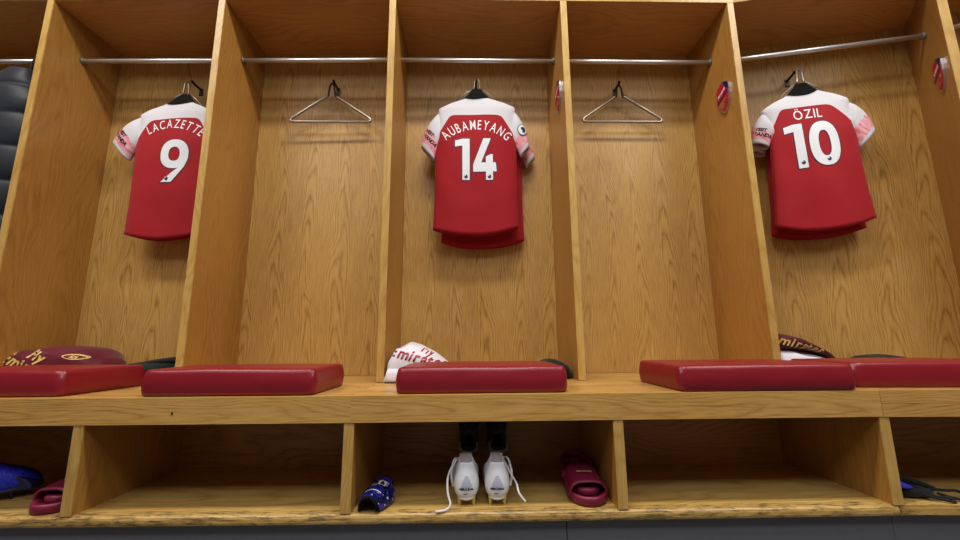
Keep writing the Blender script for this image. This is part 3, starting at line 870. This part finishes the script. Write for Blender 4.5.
# maroon training top, far left
t, o = bundle('training_top', 'cloth_body', 'folded maroon training top with gold lettering behind the far left cushion',
    [(-1.80, .02, .12, .32), (-1.76, .07, .09, .33), (-1.69, .105, .08, .34), (-1.60, .130, .08, .34), (-1.50, .144, .08, .345), (-1.45, .154, .08, .345), (-1.42, .146, .09, .34), (-1.36, .140, .09, .34), (-1.317, .138, .10, .34), (-1.292, .128, .11, .33), (-1.276, .108, .13, .31), (-1.245, .086, .15, .29), (-1.23, .03, .19, .25)],
    M['maroon_cloth'], cat='shirt', loc=(0, 0), rz=AL, seed=2, amp=.007, fs=9, pw=.55)
bv = bvh_of(o)
V2, F2 = text2d('Emirates', .042, bold=.0018, shear=.2); x0_ = min(v[0] for v in V2); V2 = [(v[0]-x0_, v[1]) for v in V2]
decal('chest_lettering', V2, F2, M['gold_print'], t, (-1.598, .10, .094), Vector((.93, 0, -.37)), Vector((.37, 0, .93)), (0, 1, 0), bv, .002)
V2, F2 = text2d('Fly', .036, bold=.0018, shear=.1); x0_ = min(v[0] for v in V2); V2 = [(v[0]-x0_, v[1]) for v in V2]
decal('chest_lettering', V2, F2, M['gold_print'], t, (-1.492, .10, .108), Vector((.92, 0, -.39)), Vector((.39, 0, .92)), (0, 1, 0), bv, .002)
n = 18
ovr = [(.036*math.cos(2*math.pi*a/n), .011*math.sin(2*math.pi*a/n)) for a in range(n)]
ov2 = [(.029*math.cos(2*math.pi*a/n), .007*math.sin(2*math.pi*a/n)) for a in range(n)]
decal('sleeve_crest', ovr, [tuple(range(n))], M['gold_print'], t, (-1.318, .10, .106), (1, 0, -.12), (.12, 0, 1), (0, 1, 0), bv, .002)
decal('sleeve_crest', ov2, [tuple(range(n))], M['maroon_cloth'], t, (-1.318, .10, .106), (1, 0, -.12), (.12, 0, 1), (0, 1, 0), bv, .003)
V2, F2 = text2d('Ars', .010, bold=.0006)
decal('sleeve_crest', V2, F2, M['gold_print'], t, (-1.318, .10, .101), (1, 0, -.12), (.12, 0, 1), (0, 1, 0), bv, .004)
# white training top, middle
t, o = bundle('training_top', 'cloth_body', 'folded white training top with red lettering beside the cushion under the number 14 shirts',
    [(.020, .05, .02, .14), (.030, .10, -.005, .20), (.055, .138, -.015, .24), (.10, .152, -.015, .25), (.15, .140, -.01, .25), (.20, .112, 0, .24), (.26, .07, .02, .22), (.30, .03, .06, .18), (.315, .01, .1, .15)],
    M['white_cloth'], cat='shirt', seed=5, amp=.006, fs=12, pw=.6)
bv = bvh_of(o)
V2, F2 = text2d('Emirates', .040, bold=.0012, shear=.2)
decal('chest_lettering', V2, F2, M['red_print'], t, (.143, -.2, .077), Vector((.97, 0, -.25)), Vector((.25, 0, .97)), (0, 1, 0), bv, .002)
V2, F2 = text2d('Fly', .027, bold=.0010, shear=.1)
decal('chest_lettering', V2, F2, M['red_print'], t, (.178, -.2, .109), Vector((.88, 0, -.47)), Vector((.47, 0, .88)), (0, 1, 0), bv, .002)
V, F = bundle_mesh([(.018, .02, -.02, .05), (.03, .05, -.035, .08), (.06, .058, -.04, .09), (.095, .05, -.035, .08), (.122, .012, -.01, .05)], seed=9, amp=.006, fs=24)
mesh_obj('sleeve', V, F, M['white_cloth'], t, True)
# dark maroon top over white towel, right
t, o = bundle('towel', 'cloth_body', 'folded white towel under the dark maroon top in the angled right locker',
    [(1.622, 0.05, 0.035, 0.18), (1.64, 0.112, 0.015, 0.22), (1.7, 0.116, 0.005, 0.24), (1.78, 0.096, 0.005, 0.24), (1.84, 0.08, 0.015, 0.22), (1.93, 0.02, 0.085, 0.18)],
    M['white_cloth'], cat='towel', seed=3, amp=.004, fs=14)
t, o = bundle('training_top', 'cloth_body', 'folded dark maroon top with gold lettering lying on the white towel',
    [(1.63, 0.15, 0.055, 0.22, 0.112), (1.646, 0.18, 0.03, 0.26, 0.112), (1.686, 0.18, 0.015, 0.28, 0.113), (1.734, 0.165, 0.01, 0.28, 0.113), (1.79, 0.135, 0.015, 0.28, 0.104), (1.846, 0.105, 0.025, 0.27, 0.08), (1.894, 0.075, 0.045, 0.26, 0.05), (1.926, 0.05, 0.095, 0.22, 0.035), (1.942, 0.03, 0.135, 0.18, 0.02)],
    M['darkmaroon_cloth'], cat='shirt', seed=8, amp=.004, fs=12, pw=.55)
bv = bvh_of(o)
V2, F2 = text2d('Emirates', .034, bold=.0012, shear=.3)
decal('chest_lettering', V2, F2, M['gold_print'], t, (1.705, -.3, .118), Vector((.955, 0, -.28)), Vector((.2, 0, .97)), (0, 1, 0), bv, .002)
ov3 = [(.020*math.cos(2*math.pi*a/n), .008*math.sin(2*math.pi*a/n)) for a in range(n)]
decal('sleeve_crest', ov3, [tuple(range(n))], M['gold_print'], t, (1.775, -.3, .094), (.85, 0, -.5), (.5, 0, .85), (0, 1, 0), bv, .002)
# dark folded garments behind the cushions
t, o = bundle('folded_garment', 'cloth_body', 'dark green folded garment between the two left cushions',
    [(-1.12, .05, .09, .26), (-1.10, .070, .06, .32), (-1.0, .088, .06, .34), (-.92, .098, .15, .34), (-.86, .100, .15, .34), (-.83, .09, .16, .33), (-.818, .06, .2, .3)],
    M['green_cloth'], rz=AL, seed=4, amp=.004, fs=12)
V, F = bundle_mesh([(-1.09, .078, .095, .3, .052), (-1.01, .092, .10, .3, .062), (-.93, .104, .145, .3, .074), (-.86, .106, .145, .3, .076), (-.825, .098, .16, .3, .07)], seed=6, amp=.002, fs=12)
mesh_obj('folded_flap', V, F, M['black_cloth'], t, True)
t, o = bundle('folded_garment', 'cloth_body', 'dark green crumpled garment at the right corner behind the cushion under the number 14 shirts',
    [(.645, .03, .10, .2), (.665, .070, .08, .24), (.70, .082, .06, .25), (.735, .078, .06, .24), (.765, .055, .06, .22), (.78, .03, .08, .20), (.784, .012, .1, .17)],
    M['green_cloth'], seed=12, amp=.007, fs=22)
t, o = bundle('folded_garment', 'cloth_body', 'flat black folded garment behind the far right cushion',
    [(2.06, .05, .06, .20), (2.08, .082, .04, .21), (2.14, .086, .02, .20), (2.20, .082, .02, .18), (2.22, .06, .04, .15)],
    M['black_cloth'], seed=15, amp=.003, fs=12)

# ------------------------------------------------------------------ padded jacket at the far left
t = thing('jacket', 'dark navy padded jacket hanging from the rail at the far left edge', 'jacket', (0, 0, Z0), AL)
rings = []
NJ = 110
for i in range(NJ+1):
    k = i/NJ; z = .62+(1.475-.62)*k
    w = interp([(0, .19), (.5, .185), (.78, .165), (.88, .115), (.94, .075), (1, .04)], k); d = interp([(0, .10), (.6, .10), (.85, .085), (1, .04)], k)
    puff = abs(math.sin((z+.03*math.sin(z*3))/.15*math.pi))**.35*.020
    ring = []
    for j in range(40):
        a = 2*math.pi*j/40; c, s = math.cos(a), math.sin(a)
        cc = math.copysign(abs(c)**.8, c); ss = math.copysign(abs(s)**.8, s)
        e = puff+.006*nz(c*2, s*2, z*8)
        ring.append((-1.86+interp([(0, 0), (.7, 0), (.94, .025), (1, .04)], k)+cc*(w+e), .165+ss*(d+e), z-.03*(cc+.3)*max(0, k-.85)))
    rings.append(ring)
V, F = loft(rings, True, True, True)
mesh_obj('padded_body', V, F, M['navy_puffer'], t, True)
for s in (-1,):
    rings = []
    for i in range(80):
        k = i/79; z = 1.40-.62*k; xx = -1.86+s*(.15+.07*min(1, k*3)); rr = .062-.012*k+abs(math.sin((z+.05)/.15*math.pi))**.35*.014
        rings.append([(xx+rr*math.cos(2*math.pi*j/24), .10+rr*math.sin(2*math.pi*j/24), z) for j in range(24)])
    V, F = loft(rings, True, True, True); mesh_obj('sleeve', V, F, M['navy_puffer'], t, True)
tube('hanging_loop', smooth_path([(-1.80, RY-.012, 1.45), (-1.795, RY-.02, 1.50), (-1.79, RY-.017, RZ), (-1.79, RY, RZ+.017), (-1.79, RY+.017, RZ), (-1.795, RY+.02, 1.50), (-1.80, RY+.012, 1.45)], 6), .006, M['black_cloth'], t)

# ------------------------------------------------------------------ footwear
def foot_half(v, heel, ball):
    """half width of a footprint at v (0 heel .. 1 toe)"""
    e = math.sqrt(max(0, 1-(max(0, .14-v)/.14)**2)); f = math.sqrt(max(0, 1-(max(0, v-.76)/.24)**2.2))
    w = interp([(0, heel), (.2, heel), (.42, heel*.92+ball*.05), (.7, ball), (1, ball*.9)], v)
    return w*e*f
def foot_ring(y0, y1, heel, ball, z, n=44, zf=None):
    ring = []; m = n//2
    for i in range(n):
        if i <= m: v = (1-math.cos(math.pi*i/m))/2; s = 1
        else: v = (1-math.cos(math.pi*(n-i)/m))/2; s = -1
        y = y0+(y1-y0)*v
        zz = z if zf is None else z+zf(v)
        ring.append((s*foot_half(v, heel, ball), y, zz))
    return ring
def boot(name, label, mats, L=.27, sc=1.0, studs=True, group=None):
    """football boot, heel at local y=0, toe towards +y, standing on its studs"""
    mu, ml, ms, mst, mt = mats
    t = thing(name, label, 'shoe', (0, 0, 0), 0, group)
    zs = .021 if studs else .003
    lev = [(.000, .010, L-.010, .022, .036), (.008, .003, L-.002, .031, .044), (.020, .000, L-.001, .0365, .047), (.036, -.001, L-.014, .0385, .046), (.050, -.001, L-.040, .0375, .043),
           (.060, .000, L-.075, .035, .040), (.070, .001, L-.105, .0315, .036), (.080, .003, L-.130, .028, .031), (.090, .006, L-.148, .0250, .026), (.098, .007, L-.158, .0225, .022), (.102, .009, L-.161, .0215, .020),
           (.098, .012, L-.164, .019, .018), (.070, .014, L-.166, .019, .018), (.030, .015, L-.166, .019, .018)]
    rings = []
    for z, y0, y1, hw, bw in lev:
        dip = (lambda v: -.016*math.sin(math.pi*min(1, max(0, v)))**2+.010*v) if z > .085 else None
        rings.append(foot_ring(y0, y1, hw, bw, zs+z, zf=dip))
    V, F = loft(rings, True, True, False)
    nr = len(lev); fm = []
    for i in range(nr-1): fm += [1 if i >= nr-4 else 0]*44
    fm += [0]
    mesh_obj('upper', V, F, [mu, ml], t, True, fm)
    so = [foot_ring(.010, L-.004, .022, .040, zs-.004), foot_ring(.004, L+.002, .028, .047, zs+.001), foot_ring(.006, L, .026, .046, zs+.006)]
    V, F = loft(so, True, True, True); mesh_obj('sole_plate', V, F, ms, t, True)
    if studs:
        for (x, y) in ((-.021, .026), (.021, .026), (-.022, .066), (.022, .066), (-.030, .165), (.030, .165), (-.030, .215), (.028, .22), (0, .245)):
            bm = bmesh.new(); bmesh.ops.create_cone(bm, cap_ends=True, segments=14, radius1=.0036, radius2=.0068, depth=.022)
            bmesh.ops.translate(bm, verts=bm.verts[:], vec=(x, y, .011)); bm_obj('stud', bm, mst, t)
    # tongue: curved flap rising from the lacing
    rings = []
    for i in range(9):
        k = i/8; y = L-.120-.042*k; z = zs+.074+.036*k; w = .017+.003*k
        rings.append([(w*math.cos(a)*1.0, y+.006*math.sin(a)-.012*(math.cos(a)**2), z+.002*math.sin(a)) for a in [2*math.pi*j/20 for j in range(20)]])
    V, F = loft(rings, True, True, True); mesh_obj('tongue', V, F, mt, t, True)
    return t
for x, lab, s in ((.3430, 'white football boot seen from the heel, left one of the pair under the bench', -1), (.4345, 'white football boot seen from the heel, right one of the pair under the bench', 1)):
    b = boot('football_boot', lab, (M['boot_white'], M['tongue'], M['boot_white'], M['stud'], M['tongue']), L=.252, group='white football boots under the bench')
    b.location = (x, -.352, Z0+ST); b.rotation_euler = (0, 0, R(-2*s))
    up_ = [c for c in b.children if c.name.startswith('upper')][0]; bv = bvh_of(up_)
    tri = [(-.018, 0), (.018, 0), (.004, .030), (-.004, .030)]
    decal('heel_triangle', tri, [(0, 1, 2, 3)], M['boot_grey'], up_, (0, -.2, .058), (1, 0, 0), (0, 0, 1), (0, 1, 0), bv, .0012, .3)
    V2, F2 = text2d('MERCURIAL', .0055, bold=.0005)
    decal('heel_lettering', V2, F2, M['print_navy'], up_, (0, -.2, .049), (1, 0, 0), (0, 0, 1), (0, 1, 0), bv, .0014, .3)
    tick = [(-.008, .003), (-.006, -.001), (-.003, -.0015), (.009, .004), (-.002, .0012), (-.0055, .0015)]
    decal('heel_mark', tick, [tuple(range(6))], M['print_navy'], up_, (-.002, -.2, .038), (1, 0, 0), (0, 0, 1), (0, 1, 0), bv, .0014, .3)
    if s < 0: pts = [(-.020, .10, .115), (-.035, .06, .112), (-.055, .02, .085), (-.056, .0, .045), (-.048, -.015, .018), (-.062, -.022, .006), (-.090, -.026, .004)]
    else: pts = [(.018, .10, .112), (.030, .07, .10), (.044, .04, .080), (.058, .02, .060), (.064, .0, .040), (.082, -.006, .018)]
    tube('lace', smooth_path(pts, 8), .0032, M['lace_white'], b, flat=.55)
    pts = [(s*.012, .12, .10), (s*.034, .08, .118), (s*.046, .045, .085), (s*.040, .03, .05)] 
    tube('lace', smooth_path(pts, 8), .0035, M['lace_white'], b, flat=.6)
    tube('lace', smooth_path([(-.02, .135, .085), (0, .128, .098), (.02, .135, .085)], 6), .0035, M['lace_white'], b, flat=.6)
    V, F = loft([[(s*(.0335+.004*k0)-s*.0002*k, .034+.012*math.cos(a)*k, .070+.013*math.sin(a)*k) for a in [2*math.pi*j/16 for j in range(16)]] for k, k0 in ((1, 0), (.6, .3), (.05, .5))], True, False, True)
    mesh_obj('side_vent', V, F, M['print_black'], b, True)
for x, lab, s in ((.350, 'black football boot standing on its heel behind the left white boot', -1), (.452, 'black football boot standing on its heel behind the right white boot', 1)):
    L_ = .226
    b = boot('football_boot', lab, (M['boot_black'], M['black_cloth'], M['boot_black'], M['dark_metal'], M['boot_black']), L=L_, studs=False, group='black boots under the bench')
    b.location = (x, -.006, Z0+ST+.070); b.rotation_euler = (R(76), 0, R(2*s))
    up_ = [c for c in b.children if c.name.startswith('upper')][0]; bv = bvh_of(up_)
    n = 18; el = [(.007*math.cos(2*math.pi*a/n), .017*math.sin(2*math.pi*a/n)) for a in range(n)]
    for q in (-1, 1):
        decal('side_patch', el, [tuple(range(n))], M['boot_grey'], up_, (q*.030, .135, .2), (1, 0, 0), (0, 1, 0), (0, 0, -1), bv, .0014, .4)
    rim = foot_ring(.006, L_-.158, .0235, .022, .105, zf=lambda v: -.016*math.sin(math.pi*min(1, max(0, v)))**2+.010*v)
    tube('collar_rim', rim, .0050, M['boot_black'], b, closed=True)
    pad = [(x_*1.25, y_-.004, z_-.012) for x_, y_, z_ in rim if y_ < .035]
    pad.sort(key=lambda p: math.atan2(p[0], .05-p[1]))
    tube('heel_padding', pad, .0085, M['grey_trim'], b)
    for i in range(4):
        y = .115+.018*i; z = .088-.012*i
        tube('lace', smooth_path([(-.020, y+.004, z-.012), (0, y, z), (.020, y+.004, z-.012)], 5), .003, M['black_cloth'], b)

def slide(label, loc, rz, L=.27, sc=1.0):
    """one-piece rubber slide, toe at local y=0 pointing to -y, raised rim round the heel"""
    t = thing('slide_sandal', label, 'sandal', loc, rz, 'maroon slides under the bench')
    t.scale = (sc, 1, 1)
    def rings(tab, hw=.040, bw=.052):
        return [[(x, L-y, zz+rise*max(0, (1-(y/L))-.45)) for x, y, zz in foot_ring(-g+i0, L+g-i1, hw+g, bw+g, z)] for z, g, i0, i1, rise in tab]
    V, F = loft(rings([(0, -.004, 0, 0, 0), (.004, .001, 0, 0, 0), (.020, .002, 0, 0, .02), (.027, .000, 0, 0, .05), (.0265, -.006, 0, 0, .05), (.018, -.010, 0, 0, .0)]), True, True, True)
    mesh_obj('sole', V, F, M['slide_rubber'], t, True)
    V, F = loft(rings([(.016, -.012, .01, .022, 0), (.034, -.010, .01, .020, 0), (.040, -.012, .01, .022, 0), (.041, -.018, .02, .030, 0)]), True, True, True)
    mesh_obj('footbed', V, F, M['slide_rubber'], t, True)
    rg = []; n = 22
    for i in range(13):
        k = i/12; y = .042+.105*k; H = .050+.020*k; hw = .054-.003*k; outer = []; inner = []
        for j in range(n+1):
            a = math.pi*j/n; c, q = math.cos(a), math.sin(a); cc = math.copysign(abs(c)**.62, c)
            yy = y+(.030*q*(k-.30))
            outer.append((cc*hw, yy, .012+H*q**.7)); inner.append((cc*(hw-.006), yy, .012+(H-.006)*q**.7))
        rg.append(outer+inner[::-1])
    V, F = loft(rg, True, True, True); st = mesh_obj('strap', V, F, M['slide_rubber'], t, True)
    bv = bvh_of(st)
    V2, F2 = text2d('Arsenal', .010, bold=.0005)
    decal('strap_lettering', V2, F2, M['gold_print'], st, (0, .090, .3), (1, 0, 0), (0, 1, 0), (0, 0, -1), bv, .0012, .5)
    # upstanding rim round the heel
    rim = []
    for j in range(25):
        a = math.pi*j/24
        rim.append((.044*math.cos(a), L-.075+.070*math.sin(a), .056+.024*math.sin(a)))
    rim = [(.047, .145, .040)]+rim+[(-.047, .145, .040)]
    tube('heel_rim', smooth_path(rim, 3), .008, M['slide_rubber'], t, flat=1.8)
    return t
slide('maroon rubber slide beside the divider right of the white boots', (.712, -.366, Z0+ST+.001), R(-2), sc=1.1)
slide('maroon rubber slide beside the left divider next to the blue boot', (-.893, -.352, Z0+ST+.001), R(-3), sc=1.12)

# shin guards
def shin_guard(label, loc, rz, L, w, h, tilt=0):
    t = thing('shin_guard', label, 'shin guard', loc, rz, 'blue shin guards')
    t.rotation_euler = (tilt, 0, rz)
    rings = []; n = 22
    for i in range(21):
        k = i/20; y = L*k; e = math.sin(math.pi*min(1, max(0, .12+.76*k)))**.35
        ww = w*(.88+.16*k)*e; hh = h*(.9+.2*k)
        o = []; q = []
        for j in range(n+1):
            a = math.pi*(.02+.96*j/n); c, s = math.cos(a), math.sin(a)
            end = .010*(1-s) if i == 0 else 0
            o.append((c*ww, y-.012*s*(1-k)+.02*s*k, hh*s)); q.append((c*(ww-.007), y-.012*s*(1-k)+.02*s*k, (hh-.007)*s))
        rings.append(o+q[::-1])
    V, F = loft(rings, True, True, True)
    fm = []
    m = 2*(n+1)
    for i in range(20):
        for j in range(m): fm.append(0 if j < n and 0 < i < 19 else 1)
    fm += [1, 1]
    sh = mesh_obj('guard_shell', V, F, [M['guard_print'], M['black_plastic']], t, True, fm)
    bv = bvh_of(sh)
    for s, (a, b, hgt) in (('96', (0, .075, .020)), ('AL', (.004, .115, .014))):
        V2, F2 = text2d(s, hgt, bold=.0012)
        if s == '96': 
            decal('printed_panel', [(-.022, -.004), (.022, -.004), (.022, .024), (-.022, .024)], [(0, 1, 2, 3)], M['lace_white'], sh, (a, b, .3), (1, 0, 0), (0, 1, 0), (0, 0, -1), bv, .0008, .5)
            decal('printed_panel', [(-.019, -.002), (-.002, -.002), (-.006, .022), (-.018, .020)], [(0, 1, 2, 3)], M['navy_rubber'], sh, (a, b, .3), (1, 0, 0), (0, 1, 0), (0, 0, -1), bv, .0014, .5)
            decal('printed_panel', [(.004, .000), (.018, -.002), (.016, .012), (.006, .021)], [(0, 1, 2, 3)], M['print_black'], sh, (a, b, .3), (1, 0, 0), (0, 1, 0), (0, 0, -1), bv, .0014, .5)
    decal('edge_line', [(-.026, 0), (.026, 0), (.024, .004), (-.024, .004)], [(0, 1, 2, 3)], M['lace_white'], sh, (0, .030, .3), (1, 0, 0), (0, 1, 0), (0, 0, -1), bv, .0012, .5)
    bm = bmesh.new()
    for q in (-1, 1):
        tube_bm([(q*w*.62, .01+L*k*.95, h*(.9+.2*k)*.79+.0006) for k in [i/10 for i in range(11)]], .0016, bm=bm)
    bm_obj('edge_line', bm, M['print_black'], t, smooth=True)
    return t
shin_guard('blue printed shin guard lying arched on the shelf left of the white boots', (.060, -.374, Z0+ST+.002), R(-9), .122, .049, .052)

# blue boot
b = boot('football_boot', 'blue knitted football boot with dark toe at the far left under the bench', (M['blue_knit'], M['navy_rubber'], M['navy_rubber'], M['navy_rubber'], M['blue_knit']), L=.28)
b.location = (-1.308, -.318, Z0+ST); b.rotation_euler = (0, 0, R(-54)); b.scale = (1.05, 1, 1.2)
rings = []
for k in range(7):
    z = .022+.006*k
    rings.append([(x*1.02, y+.002, zz) for x, y, zz in foot_ring(.19-.0*k, .2815-.004*k*k*.32, .044-.001*k, .0478-.001*k, z)])
V, F = loft(rings, True, False, True); mesh_obj('toe_cap', V, F, M['navy_rubber'], b, True)
for i in range(5):
    y = .135+.020*i; z = .100-.011*i
    tube('lace', smooth_path([(-.024, y+.004, z-.014), (0, y, z), (.024, y+.004, z-.014)], 5), .0035, M['blue_knit'], b)
tube('lace', smooth_path([(0, .13, .10), (.03, .12, .118), (.04, .15, .105), (.01, .14, .10), (-.03, .12, .12), (-.035, .15, .10), (0, .14, .10)], 8), .0035, M['blue_knit'], b)

# black pouch with cord, far right under the bench
t = thing('drawstring_pouch', 'small black pouch with looped cord and blue piece, far right under the bench', 'pouch', (.022, -.012, Z0+ST))
def blob(name, c, ax, r, m, parent, seed=0):
    """lumpy spindle along ax"""
    c = Vector(c); ax = Vector(ax); l = ax.length; d = ax.normalized(); s = d.cross(Vector((0, 0, 1))).normalized(); u = s.cross(d)
    rings = []
    for i in range(17):
        k = i/16; e = math.sin(math.pi*(.03+.94*k))**.6
        rings.append([c+ax*(k-.5)+(s*math.cos(a)*r[0]+u*math.sin(a)*r[1])*e*(1+.12*nz(k*5, a, seed)) for a in [2*math.pi*j/20 for j in range(20)]])
    V, F = loft(rings, True, True, True); return mesh_obj(name, V, F, m, parent, True)
blob('pouch_body', (1.690, -.315, .018), (.11, -.03, 0), (.026, .017), M['black_cloth'], t, 1)
blob('pouch_flap', (1.725, -.290, .034), (.115, -.045, -.034), (.016, .013), M['black_cloth'], t, 3)
blob('blue_piece', (1.652, -.320, .040), (.070, -.012, -.020), (.018, .010), M['blue_plastic'], t, 2)
tube('cord', smooth_path([(1.740, -.33, .026), (1.78, -.335, .024), (1.815, -.335, .022), (1.832, -.345, .014), (1.822, -.362, .006), (1.800, -.364, .006), (1.775, -.350, .010), (1.75, -.338, .018)], 8), .0042, M['black_cloth'], t)
tube('cord', smooth_path([(1.70, -.34, .016), (1.725, -.356, .010), (1.755, -.372, .006), (1.768, -.366, .006), (1.762, -.355, .010), (1.735, -.348, .012), (1.71, -.335, .018)], 8), .0038, M['black_cloth'], t)

# ------------------------------------------------------------------ lights
def area(name, x, y, z, sx, sy, power, col=(1, .95, .87), rot=(0, 0, 0)):
    l = bpy.data.lights.new(name, 'AREA'); l.shape = 'RECTANGLE'; l.size = sx; l.size_y = sy; l.energy = power; l.color = col
    o = bpy.data.objects.new(name, l); o.location = (x, y, z); o.rotation_euler = rot; link(o); return o
for x in (-1.9, .4, 2.7):
    area('ceiling_lamp', x, -1.06, ZC-.01, 1.3, .30, 48)
    area('ceiling_lamp', x, -1.95, ZC-.01, 1.3, .30, 9)
    area('ceiling_lamp', x, -2.95, ZC-.01, 1.3, .9, 31, (.93, .95, 1.0))
w = bpy.data.worlds.new('world'); SC.world = w; w.use_nodes = True
w.node_tree.nodes['Background'].inputs[0].default_value = (.8, .85, .95, 1)
w.node_tree.nodes['Background'].inputs[1].default_value = .15
vs = SC.view_settings; vs.view_transform = 'Standard'; vs.look = 'None'; vs.exposure = -0.06; vs.gamma = 1; vs.use_curve_mapping = False
